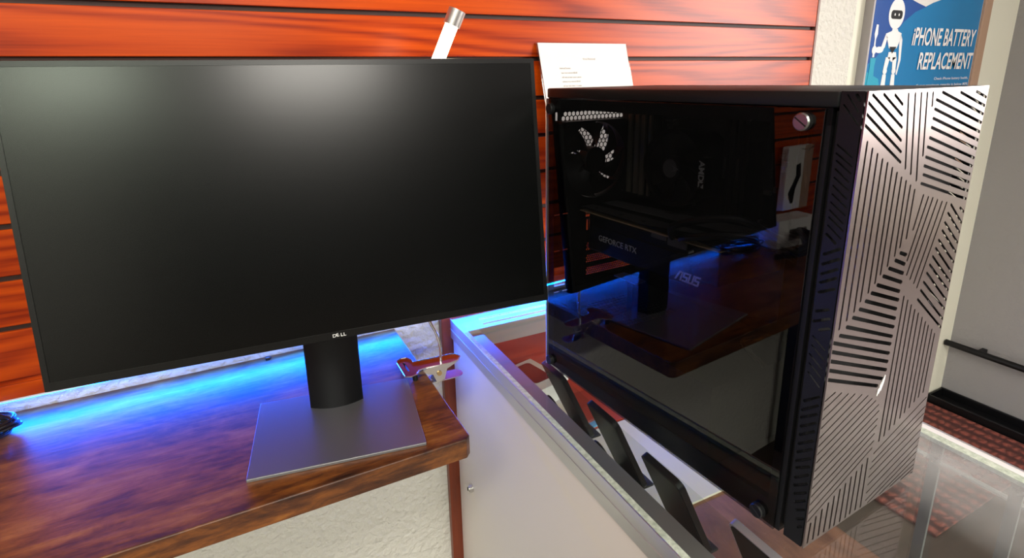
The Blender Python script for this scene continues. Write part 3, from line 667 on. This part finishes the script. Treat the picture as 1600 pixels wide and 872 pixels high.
# inner tray, shroud
MB().box((0.178, 0.030, 0.004), (0.180, PD-0.003, 0.4195)).build('motherboard_tray', m_blkin, pc)
MB().box((0.0, 0.0262, 0.004), (0.012, 0.040, 0.4195)).box((0.0, 0.0262, 0.405), (PW-.002, 0.05, 0.4195)).build('front_frame', m_blkin, pc)
hs = []
for i in range(14):
    for j in range(11): hs.append(hexa(0.040+0.0068*i+(0.0034 if j % 2 else 0), 0.300+0.0088*j, 0.0026))
me = sheet([(0.006, 0.125), (0.178, 0.125), (0.178, PD-0.003), (0.006, PD-0.003)], hs, 0.0012); me.transform(Matrix.Translation((0, 0, 0.1092))); sd = mkobj('power_supply_shroud', me, m_blkin, pc)
MB().box((0.006, 0.125, 0.004), (0.0072, PD-0.003, 0.1088)).box((0.006, 0.125, 0.004), (0.178, 0.1265, 0.1088)).build('power_supply_cover', m_blkin, pc)
MB().box((0.03, 0.29, 0.006), (0.172, 0.43, 0.090), 0.002).build('power_supply', m_grey, pc)

# fans
def blade_mesh(R0, R1, n, mtx, tilt=0.6):
    b = MB()
    for k in range(n):
        a0 = 2*PI*k/n; bm = bmesh.new(); rows = []
        for i in range(7):
            r = R0 + (R1-R0)*i/6; wdt = 0.50 + 0.26*i/6; sw = 0.42*i/6; rr = []
            for j in range(5):
                a = a0 + sw + wdt*(j/4-0.5)*1.15; rr.append(bm.verts.new((r*math.cos(a), r*math.sin(a), (j/4-0.5)*0.014)))
            rows.append(rr)
        for p, q in zip(rows, rows[1:]):
            for j in range(4): bm.faces.new((p[j], p[j+1], q[j+1], q[j]))
        r_ = bmesh.ops.extrude_face_region(bm, geom=bm.faces[:])
        bmesh.ops.translate(bm, verts=[e for e in r_['geom'] if isinstance(e, bmesh.types.BMVert)], vec=(0, 0, 0.0012))
        b._add(bm, mtx)
    return b
def fan(cx, cy, cz, S_, parent, rot0=0.0, m_bl=None):
    """square fan, axis along y, front face at y=cy"""
    g = bpy.data.objects.new('fan', None); C.objects.link(g); g.parent = parent; g.location = (cx, cy, cz)
    ring = [(S_/2*0.965*math.cos(2*PI*i/48), S_/2*0.965*math.sin(2*PI*i/48)) for i in range(48)]
    corner = [[(sx*S_*0.44+0.0022*math.cos(k*PI/4), sz*S_*0.44+0.0022*math.sin(k*PI/4)) for k in range(8)] for sx in (-1, 1) for sz in (-1, 1)]
    me = sheet(rrect(-S_/2, -S_/2, S_/2, S_/2, 0.006), [ring]+corner, 0.024)
    X = Matrix.Translation((0, 0.012, 0)) @ Matrix.Rotation(PI/2, 4, 'X'); me.transform(X); mkobj('fan_frame', me, m_blk, g)
    st = MB()
    for k in range(4):
        a = k*PI/2+0.5; st.box((-0.002, 0, -0.0018), (0.002, S_*0.485, 0.0018), 0, Matrix.Translation((0, 0.022, 0)) @ Matrix.Rotation(a, 4, 'Y') @ Matrix.Rotation(PI/2, 4, 'X'))
    st.build('strut', m_blk, g)
    XB = Matrix.Translation((0, 0.010, 0)) @ Matrix.Rotation(PI/2, 4, 'X') @ Matrix.Rotation(rot0, 4, 'Z')
    blade_mesh(0.018, S_/2*0.945, 7, XB).build('blades', m_bl or m_blk, g, smooth=True)
    MB().cyl((0, 0.002, 0), (0, 0.020, 0), 0.0200, n=36).cyl((0, 0.0005, 0), (0, 0.002, 0), 0.0185, 0.0200, n=36).build('hub', m_blk, g, smooth=True)
    return g
f1 = fan(FCX, PD-0.0275, FCZ, 0.118, pc, 0.30)
for cz in (0.075, 0.200, 0.325): fan(0.105, 0.0275, cz, 0.120, pc, cz*9)

# motherboard and what sits on it
mb = MB().box((0.1745, 0.165, 0.130), (0.1770, PD-0.006, 0.405)); MBO = mb.build('motherboard', m_pcb, pc)
rnd = random.Random(5)
g = MB()
for _ in range(46):
    y, z = rnd.uniform(0.17, 0.42), rnd.uniform(0.26, 0.40); s1, s2, s3 = rnd.uniform(.002, .006), rnd.uniform(.002, .010), rnd.uniform(.002, .010)
    MB().box((0.1745-s1, y, z), (0.1745, y+s2, z+s3)).build('component', m_grey, MBO)
g = MB()
for y, z in ((0.205, 0.392), (0.200, 0.392), (0.195, 0.392), (0.330, 0.268), (0.325, 0.268), (0.320, 0.268), (0.165, 0.30)): MB().cyl((0.1745, y, z), (0.1665, y, z), 0.0026, n=14).build('capacitor', m_steel, MBO, smooth=True)
g = MB(); g.box((0.135, 0.385, 0.270), (0.1745, 0.435, 0.400), 0.003); g.build('port_cover', m_blk, MBO)
g = MB()
for i, (y0, y1) in enumerate(((0.408, 0.415), (0.392, 0.400), (0.379, 0.387), (0.366, 0.371))): MB().box((0.1300, y0, 0.272), (0.1345, y1, 0.392), 0.0006).build('heatsink_fin', m_tan, MBO)
# processor cooler
CY_, CZ_ = 0.302, 0.325
g = MB(); g.cyl((0.120, CY_, CZ_), (0.1745, CY_, CZ_), 0.048, n=48); g.build('cooler_heatsink', m_blkin, pc, smooth=True)
ck = bpy.data.objects.new('processor_cooler', None); C.objects.link(ck); ck.parent = pc; ck.location = (0.112, CY_, CZ_)
XC = Matrix.Rotation(-PI/2, 4, 'Y')
ringo = MB(); n = 48
bm = bmesh.new(); A = []
for r, xo in ((0.0530, 0), (0.0530, 0.026), (0.0475, 0.026), (0.0475, 0)): A.append([bm.verts.new((xo-0.004, r*math.cos(2*PI*i/n), r*math.sin(2*PI*i/n))) for i in range(n)])
for a, b in zip(A, A[1:]+A[:1]):
    for i in range(n): bm.faces.new((a[i], a[(i+1)%n], b[(i+1)%n], b[i]))
ringo._add(bm); ringo.build('cooler_shroud', m_blk, ck, smooth=True)
blade_mesh(0.016, 0.0465, 7, Matrix.Translation((0.006, 0, 0)) @ Matrix.Rotation(PI/2, 4, 'Y')).build('blades', m_blk, ck, smooth=True)
MB().cyl((-0.006, 0, 0), (0.012, 0, 0), 0.0175, n=36).build('hub', m_blk, ck, smooth=True)
MB().cyl((-0.0068, 0, 0), (-0.0060, 0, 0), 0.0125, n=30).build('hub_badge', m_grey, ck)
text('badge_mark', 'A', 0.012, mat('dull_grey_print', (0.28,0.29,0.30), 0.5), ck, basis((-0.0069, -0.004, 0.005), (0, 0, -1), (0, -1, 0)), 0.0001, 0.0, 0.8)
# white mark on the cooler's shroud, reading downwards
text('lettering', 'AMD', 0.0085, m_logo, ck, basis((-0.0050, -0.0490, 0.016), (0, 0, -1), (0, -1, 0)), 0.0002, 0.03, 1.0)
g = MB(); bxx = -0.0050
def P2(lst, dx, dz): return [(y+dx, z+dz) for y, z in lst]
g.prism(P2([(0, 0), (0.0085, 0), (0.0085, -0.0085), (0.0065, -0.0062), (0.0065, -0.0020), (0.0023, -0.0020)], -0.0575, -0.0105), bxx-.0002, bxx, 'x')
g.prism(P2([(0, -0.0030), (0.0022, -0.0050), (0.0022, -0.0066), (0.0046, -0.0066), (0.0026, -0.0086), (0, -0.0086)], -0.0575, -0.0105), bxx-.0002, bxx, 'x')
g.build('arrow_mark', m_logo, ck)
MB().box((-0.0045, -0.0590, -0.022), (0.010, -0.0455, 0.020), 0.001).build('clip_plate', m_blk, ck)
# memory modules
for i, y in enumerate((0.2385, 0.2285, 0.2185, 0.2085)):
    md = MB().box((0.137, y-0.0035, 0.262), (0.1745, y+0.0035, 0.396), 0.001).box((0.139, y-0.0040, 0.300), (0.170, y+0.0040, 0.366), 0.0008).build('memory_module', m_blk if i % 2 == 0 else m_blkin, pc)
    if i in (0, 2): text('lettering', 'VENGEANCE', 0.0034, m_ink, md, basis((0.1365, y+0.001, 0.345), (0, 0, -1), (0, -1, 0)), 0.0001, 0.01, 1.0)
text('lettering', 'B450 AORUS M', 0.0038, m_ink, MBO, basis((0.1740, 0.1975, 0.352), (0, 0, -1), (0, -1, 0)), 0.0001, 0.0, 0.9)
# graphics card
gp = bpy.data.objects.new('graphics_card', None); C.objects.link(gp); gp.parent = pc; gp.location = (0.05, 0.26, 0.20)
def gl(x, y, z): return (x-0.05, y-0.26, z-0.20)
GY0, GY1 = 0.165, 0.408
g = MB(); g.box(gl(0.052, GY0, 0.206), gl(0.168, GY1, 0.2485), 0.002); g.build('shroud', m_blk, gp)
g = MB(); g.box(gl(0.0510, 0.205, 0.1930), gl(0.160, GY1, 0.2350), 0.003); g.build('fan_shroud', m_blksat, gp)
MB().box(gl(0.0500, GY0, 0.2495), gl(0.168, GY1+.02, 0.2510)).build('circuit_board', m_gold, gp)
MB().box(gl(0.0495, 0.120, 0.2555), gl(0.168, GY1+.018, 0.2570), 0.0004).build('backplate', m_blk, gp)
MB().prism([(x-0.05, y-0.26) for x, y in ((0.0500, 0.424), (0.0500, 0.285), (0.094, 0.150), (0.100, 0.128), (0.082, 0.250), (0.072, 0.424))], 0.0571, 0.0574, 'z').build('backplate_stripe', m_gpu, gp)
MB().prism([(x-0.05, y-0.26) for x, y in ((0.090, 0.424), (0.100, 0.260), (0.118, 0.135), (0.150, 0.130), (0.150, 0.180), (0.120, 0.424))], 0.0571, 0.0573, 'z').build('backplate_stripe', m_grey, gp)
g = MB()
for y in (0.40, 0.345, 0.30, 0.215): MB().cyl(gl(0.060 if y > .25 else .08, y, 0.2572), gl(0.060 if y > .25 else .08, y, 0.2578), 0.003, n=14).build('screw', m_blk, gp)
g = MB(); g.box(gl(0.0500, 0.250, 0.2435), gl(0.070, 0.275, 0.2490)); g.box(gl(0.0495, 0.215, 0.240), gl(0.072, 0.245, 0.249)); g.build('power_socket', m_grey, gp)
text('lettering', 'GEFORCE RTX', 0.0085, m_logo, gp, basis(gl(0.0500, 0.3815, 0.2130), (0, -1, 0), (0, 0, 1)), 0.0003, 0.004, 1.02)
# maker's wordmark drawn as strokes: slanted A, then S U S
zb0, hh = 0.1995, 0.0125
g = MB()
def stroke(poly): g.prism([(y-0.26, z-0.20) for y, z in poly], 0.0000-0.0009, 0.0003, 'x')
def yy(u): return 0.2300 - u
sl_ = 0.30
def pt(u, v): return (yy(u + v*sl_), zb0 + v)
w_ = 0.0019
def bar(u0, v0, u1, v1): stroke([pt(u0, v0), pt(u1, v0), pt(u1, v1), pt(u0, v1)])
stroke([pt(0, 0), pt(w_*1.2, 0), pt(0.0050+w_, hh), pt(0.0050-w_*.4, hh)]); bar(0.0045, hh-w_, 0.0105, hh); bar(0.0083, 0, 0.0083+w_, hh)
def letterS(u): bar(u, hh-w_, u+.0078, hh); bar(u, hh/2-w_/2, u+.0078, hh/2+w_/2); bar(u, 0, u+.0078, w_); bar(u, hh/2, u+w_, hh); bar(u+.0078-w_, 0, u+.0078, hh/2)
letterS(0.0118); bar(0.0208, 0, 0.0208+w_, hh); bar(0.0208, 0, 0.0286, w_); bar(0.0286-w_, 0, 0.0286, hh); letterS(0.0298)
g.build('maker_mark', m_logo, gp)
# small steel card bracket / riser clip under the card
g = MB(); g.box(gl(0.050, 0.300, 0.1680), gl(0.070, 0.345, 0.1695)); g.build('support_plate', m_alud, gp)
g = MB(); g.box(gl(0.054, 0.310, 0.111), gl(0.066, 0.320, 0.1680)); g.build('support_post', m_blk, gp)
# cables
g = MB()
g.tube(spline([(0.060, 0.245, 0.243), (0.030, 0.215, 0.275), (0.060, 0.150, 0.290), (0.120, 0.105, 0.250), (0.176, 0.085, 0.235)], 8), 0.0045, 8)
g.tube(spline([(0.066, 0.240, 0.243), (0.038, 0.200, 0.262), (0.070, 0.140, 0.270), (0.130, 0.095, 0.232), (0.176, 0.080, 0.220)], 8), 0.0045, 8)
g.tube(spline([(0.176, 0.30, 0.400), (0.150, 0.345, 0.380), (0.140, 0.372, 0.330), (0.150, 0.360, 0.270)], 8), 0.0014, 6)
g.tube(spline([(0.176, 0.10, 0.120), (0.120, 0.13, 0.140), (0.100, 0.16, 0.128), (0.09, 0.12, 0.114)], 8), 0.003, 6)
g.tube(spline([(0.176, 0.15, 0.38), (0.150, 0.13, 0.33), (0.160, 0.11, 0.26), (0.176, 0.09, 0.22)], 8), 0.006, 8)
g.build('cables', m_hair, pc, smooth=True)

# tinted glass side panel with painted border, thumb screws
GP0, GP1, GT = 0.030, PD-0.0012, 0.4190
gs = MB().box((-0.0040, GP0, 0.0005), (-0.0008, GP1, GT), 0.0005).build('glass_side_panel', m_tint, pc)
me = sheet([(GP0+.001, 0.0015), (GP1-.001, 0.0015), (GP1-.001, GT-.001), (GP0+.001, GT-.001)], [[(GP0+.011, 0.028), (GP1-.014, 0.028), (GP1-.014, GT-.014), (GP0+.011, GT-.014)]], 0.0004)
me.transform(Matrix((( 0, 0, 1, -0.0003), (1, 0, 0, 0), (0, 1, 0, 0), (0, 0, 0, 1)))); mkobj('painted_border', me, m_blkin, gs)
MB().box((-0.0043, GP1-.0005, 0.0), (-0.0003, GP1+.0013, GT)).build('bright_edge', m_alu, gs, label='bright edge strip')
for (y, z, mm_) in ((0.0475, 0.4075, m_dsteel), (0.0475, 0.012, m_steel), (PD-0.0150, 0.4050, m_grey), (PD-0.0150, 0.0130, m_grey)):
    s_ = MB().cyl((-0.0085, y, z), (-0.0040, y, z), 0.0078, n=30).cyl((-0.0098, y, z), (-0.0085, y, z), 0.0066, 0.0078, n=30)
    s_ = s_.build('thumb_screw', mm_ if z > .3 and y < .1 else m_blksat, pc, smooth=True)
    MB().box((-0.0101, -0.0065, -0.0006), (-0.0096, 0.0065, 0.0006), 0, Matrix.Translation((0, y, z)) @ Matrix.Rotation(0.6, 4, 'X')).build('screw_slot', m_dark, s_)
# front assembly: slotted side walls, dark core, slotted metal face
FRONT_SLOTS = [(39.0,429.0,53.0,421.0,2.2),(22.0,430.0,55.0,412.0,2.2),(6.0,430.0,58.0,402.0,2.2),(-0.0,425.0,60.0,391.0,2.2),(0.0,416.0,63.0,381.0,2.2),(1.0,407.0,65.0,372.0,2.2),(60.0,429.0,75.0,366.0,2.2),(71.0,429.0,86.0,360.0,2.2),(81.0,429.0,98.0,353.0,2.2),(91.0,429.0,102.0,375.0,2.2),(101.0,429.0,103.0,418.0,2.2),(183.0,428.0,206.0,422.0,2.4),(152.0,428.0,206.0,414.0,2.4),(118.0,429.0,207.0,406.0,2.4),(109.0,423.0,206.0,398.0,2.4),(109.0,415.0,207.0,389.0,2.4),(109.0,407.0,207.0,381.0,2.4),(109.0,399.0,206.0,373.0,2.4),(109.0,390.0,205.0,364.0,2.4),(108.0,382.0,204.0,356.0,2.4),(108.0,373.0,203.0,348.0,2.4),(108.0,365.0,204.0,340.0,2.4),(109.0,357.0,206.0,331.0,2.4),(108.0,349.0,205.0,323.0,2.4),(8.0,393.0,7.0,231.0,2.2),(17.0,387.0,17.0,237.0,2.2),(26.0,382.0,27.0,243.0,2.2),(35.0,377.0,35.0,251.0,2.2),(44.0,373.0,46.0,257.0,2.2),(53.0,368.0,55.0,264.0,2.2),(62.0,363.0,62.0,271.0,2.2),(71.0,358.0,72.0,277.0,2.2),(80.0,354.0,82.0,285.0,2.2),(89.0,349.0,89.0,292.0,2.2),(98.0,344.0,98.0,299.0,2.2),(116.0,337.0,108.0,306.0,2.2),(126.0,334.0,107.0,276.0,2.2),(135.0,332.0,111.0,261.0,2.2),(145.0,329.0,119.0,255.0,2.2),(155.0,326.0,128.0,249.0,2.2),(165.0,324.0,136.0,243.0,2.2),(196.0,315.0,207.0,309.0,2.2),(175.0,321.0,206.0,298.0,2.2),(172.0,313.0,206.0,288.0,2.2),(169.0,304.0,206.0,277.0,2.2),(167.0,296.0,206.0,267.0,2.2),(163.0,287.0,206.0,256.0,2.2),(160.0,279.0,206.0,245.0,2.2),(157.0,271.0,206.0,235.0,2.2),(154.0,263.0,206.0,225.0,2.2),(151.0,255.0,206.0,214.0,2.2),(148.0,246.0,206.0,204.0,2.2),(145.0,238.0,207.0,192.0,2.2),(142.0,229.0,207.0,182.0,2.2),(92.0,286.0,103.0,282.0,3.2),(85.0,280.0,103.0,273.0,3.2),(76.0,274.0,103.0,264.0,3.2),(68.0,268.0,103.0,255.0,3.2),(60.0,261.0,102.0,246.0,3.2),(52.0,255.0,103.0,237.0,3.2),(44.0,249.0,102.0,228.0,3.2),(36.0,243.0,103.0,218.0,3.2),(27.0,237.0,103.0,209.0,3.2),(19.0,230.0,103.0,199.0,3.2),(10.0,224.0,103.0,191.0,3.2),(-1.0,220.0,103.0,181.0,3.2),(-0.0,211.0,103.0,172.0,3.2),(0.0,202.0,103.0,163.0,3.2),(-0.0,193.0,100.0,154.0,3.2),(-1.0,184.0,91.0,149.0,3.2),(113.0,238.0,114.0,78.0,2.2),(122.0,232.0,123.0,81.0,2.2),(131.0,225.0,132.0,85.0,2.2),(140.0,218.0,141.0,88.0,2.2),(149.0,212.0,151.0,92.0,2.2),(159.0,205.0,159.0,96.0,2.2),(168.0,198.0,168.0,99.0,2.2),(176.0,192.0,177.0,103.0,2.2),(186.0,185.0,185.0,106.0,2.2),(194.0,178.0,194.0,109.0,2.2),(-1.0,161.0,16.0,166.0,1.3),(-1.0,152.0,27.0,162.0,1.3),(-1.0,142.0,39.0,157.0,1.3),(-0.0,133.0,51.0,153.0,1.3),(-0.0,123.0,64.0,148.0,1.3),(-0.0,114.0,76.0,143.0,1.3),(-1.0,105.0,85.0,137.0,1.3),(-1.0,96.0,93.0,132.0,1.3),(-1.0,87.0,100.0,125.0,1.3),(-0.0,78.0,103.0,117.0,1.3),(-1.0,68.0,103.0,108.0,1.3),(-0.0,59.0,103.0,100.0,1.3),(-0.0,50.0,102.0,91.0,1.3),(0.0,40.0,103.0,82.0,1.3),(1.0,31.0,102.0,74.0,1.3),(108.0,65.0,205.0,99.0,1.3),(108.0,55.0,209.0,88.0,1.3),(106.0,47.0,209.0,79.0,1.3),(106.0,37.0,209.0,69.0,1.3),(107.0,27.0,209.0,58.0,1.3),(107.0,17.0,210.0,48.0,1.3),(108.0,7.0,210.0,38.0,1.3),(113.0,2.0,211.0,30.0,1.3),(136.0,2.0,212.0,21.0,1.3),(158.0,3.0,212.0,13.0,1.3),(181.0,2.0,212.0,7.0,1.3),(202.0,2.0,211.0,2.0,1.3),(97.0,63.0,99.0,3.0,2.2),(88.0,59.0,89.0,4.0,2.2),(79.0,55.0,79.0,4.0,2.2),(70.0,52.0,71.0,3.0,2.2),(61.0,48.0,61.0,3.0,2.2),(52.0,45.0,51.0,3.0,2.2),(43.0,41.0,43.0,3.0,2.2),(34.0,37.0,33.0,4.0,2.2),(24.0,34.0,24.0,4.0,2.2),(15.0,30.0,15.0,4.0,2.2),(7.0,26.0,6.0,4.0,2.2)]
SIDE_SLOTS = [(9.0,430.0,6.0,426.0),(16.0,430.0,6.0,417.0),(18.0,422.0,5.0,407.0),(19.0,390.0,6.0,381.0),(19.0,383.0,5.0,374.0),(18.0,377.0,5.0,368.0),(18.0,370.0,6.0,361.0),(18.0,363.0,5.0,354.0),(18.0,356.0,6.0,347.0),(18.0,349.0,5.0,340.0),(18.0,342.0,5.0,333.0),(18.0,335.0,6.0,326.0),(18.0,329.0,5.0,320.0),(18.0,322.0,6.0,313.0),(18.0,314.0,10.0,308.0),(18.0,296.0,5.0,304.0),(18.0,287.0,5.0,295.0),(18.0,278.0,5.0,286.0),(18.0,270.0,5.0,278.0),(18.0,261.0,5.0,268.0),(18.0,243.0,8.0,248.0),(19.0,233.0,6.0,240.0),(13.0,227.0,5.0,231.0),(18.0,219.0,6.0,210.0),(18.0,210.0,6.0,201.0),(19.0,201.0,6.0,191.0),(18.0,192.0,6.0,183.0),(18.0,183.0,6.0,173.0),(18.0,153.0,5.0,164.0),(19.0,143.0,5.0,155.0),(19.0,135.0,5.0,146.0),(18.0,126.0,5.0,137.0),(18.0,117.0,5.0,128.0),(18.0,107.0,5.0,118.0),(18.0,98.0,5.0,109.0),(18.0,88.0,5.0,99.0),(17.0,81.0,5.0,90.0),(17.0,70.0,5.0,81.0),(17.0,61.0,5.0,71.0),(16.0,52.0,5.0,61.0),(14.0,44.0,5.0,52.0),(12.0,36.0,4.0,42.0),(10.0,27.0,4.0,32.0),(8.0,19.0,5.0,22.0)]
hs = []
for x0, z0_, x1, z1, w_ in FRONT_SLOTS:
    p = clip_poly(slot(x0, z0_, x1, z1, w_*1.15), 0.9, 0.9, PW*1e3-0.9, PH*1e3-0.9)
    if len(p) > 2: hs.append([(x/1e3, z_/1e3) for x, z_ in p])
me = sheet([(0, 0), (PW, 0), (PW, PH), (0, PH)], hs, 0.0014)
me.transform(Matrix.Translation((0, 0.0007, 0)) @ Matrix.Rotation(PI/2, 4, 'X')); fp = mkobj('front_grille', me, m_front, pc)
# sliver notches where slots run over the left edge are part of the grille; emblem: a three-sail mark
g = MB(); ecx, ecz = 0.0985, 0.146
for k, (dx, hgt, wd) in enumerate(((-0.0030, 0.0085, 0.0032), (-0.0004, 0.0125, 0.0036), (0.0026, 0.0165, 0.0040))):
    pts = [(ecx+dx-0.0035, ecz-0.0085+0.002*k)]
    for i in range(7):
        t_ = i/6; pts.append((ecx+dx-0.0035+wd*1.2*math.sin(t_*1.5), ecz-0.0085+0.002*k+hgt*t_))
    g.prism(pts + [(ecx+dx-0.0028, ecz-0.0055+0.002*k+hgt*0.45)], -0.0009, -0.0001, 'y')
g.build('sail_emblem', m_logo, fp)
hs = []
for y0, z0_, y1, z1 in SIDE_SLOTS: hs.append([(a/1e3, b/1e3) for a, b in clip_poly(slot(y0, z0_, y1, z1, 1.5 if abs(z1-z0_) > 8.2 and z0_ > z1 else 2.6), 1, 1, 20.2, 432)])
me0 = sheet([(0.0026, 0), (0.0212, 0), (0.0212, PH), (0.0026, PH)], hs, 0.0020)
for side, x in (('left', 0.0010), ('right', PW-0.0010)):
    me = me0.copy(); me.transform(Matrix(((0, 0, 1, x), (1, 0, 0, 0), (0, 1, 0, 0), (0, 0, 0, 1)))); mkobj('front_side_wall', me, m_blksat, pc)
bpy.data.meshes.remove(me0)
MB().box((0.002, 0.0026, PH-0.002), (PW-.002, 0.0212, PH)).build('front_end_cap', m_blksat, pc)
MB().box((0.002, 0.0026, 0), (PW-.002, 0.0212, 0.002)).build('front_end_cap', m_blksat, pc)
MB().box((0.004, 0.0150, 0.003), (PW-.004, 0.0205, PH-.004)).build('dust_filter', m_dark, pc)
MB().box((0.006, 0.0205, 0.006), (PW-.006, 0.0262, PH-.016)).build('front_core', m_dark, pc)
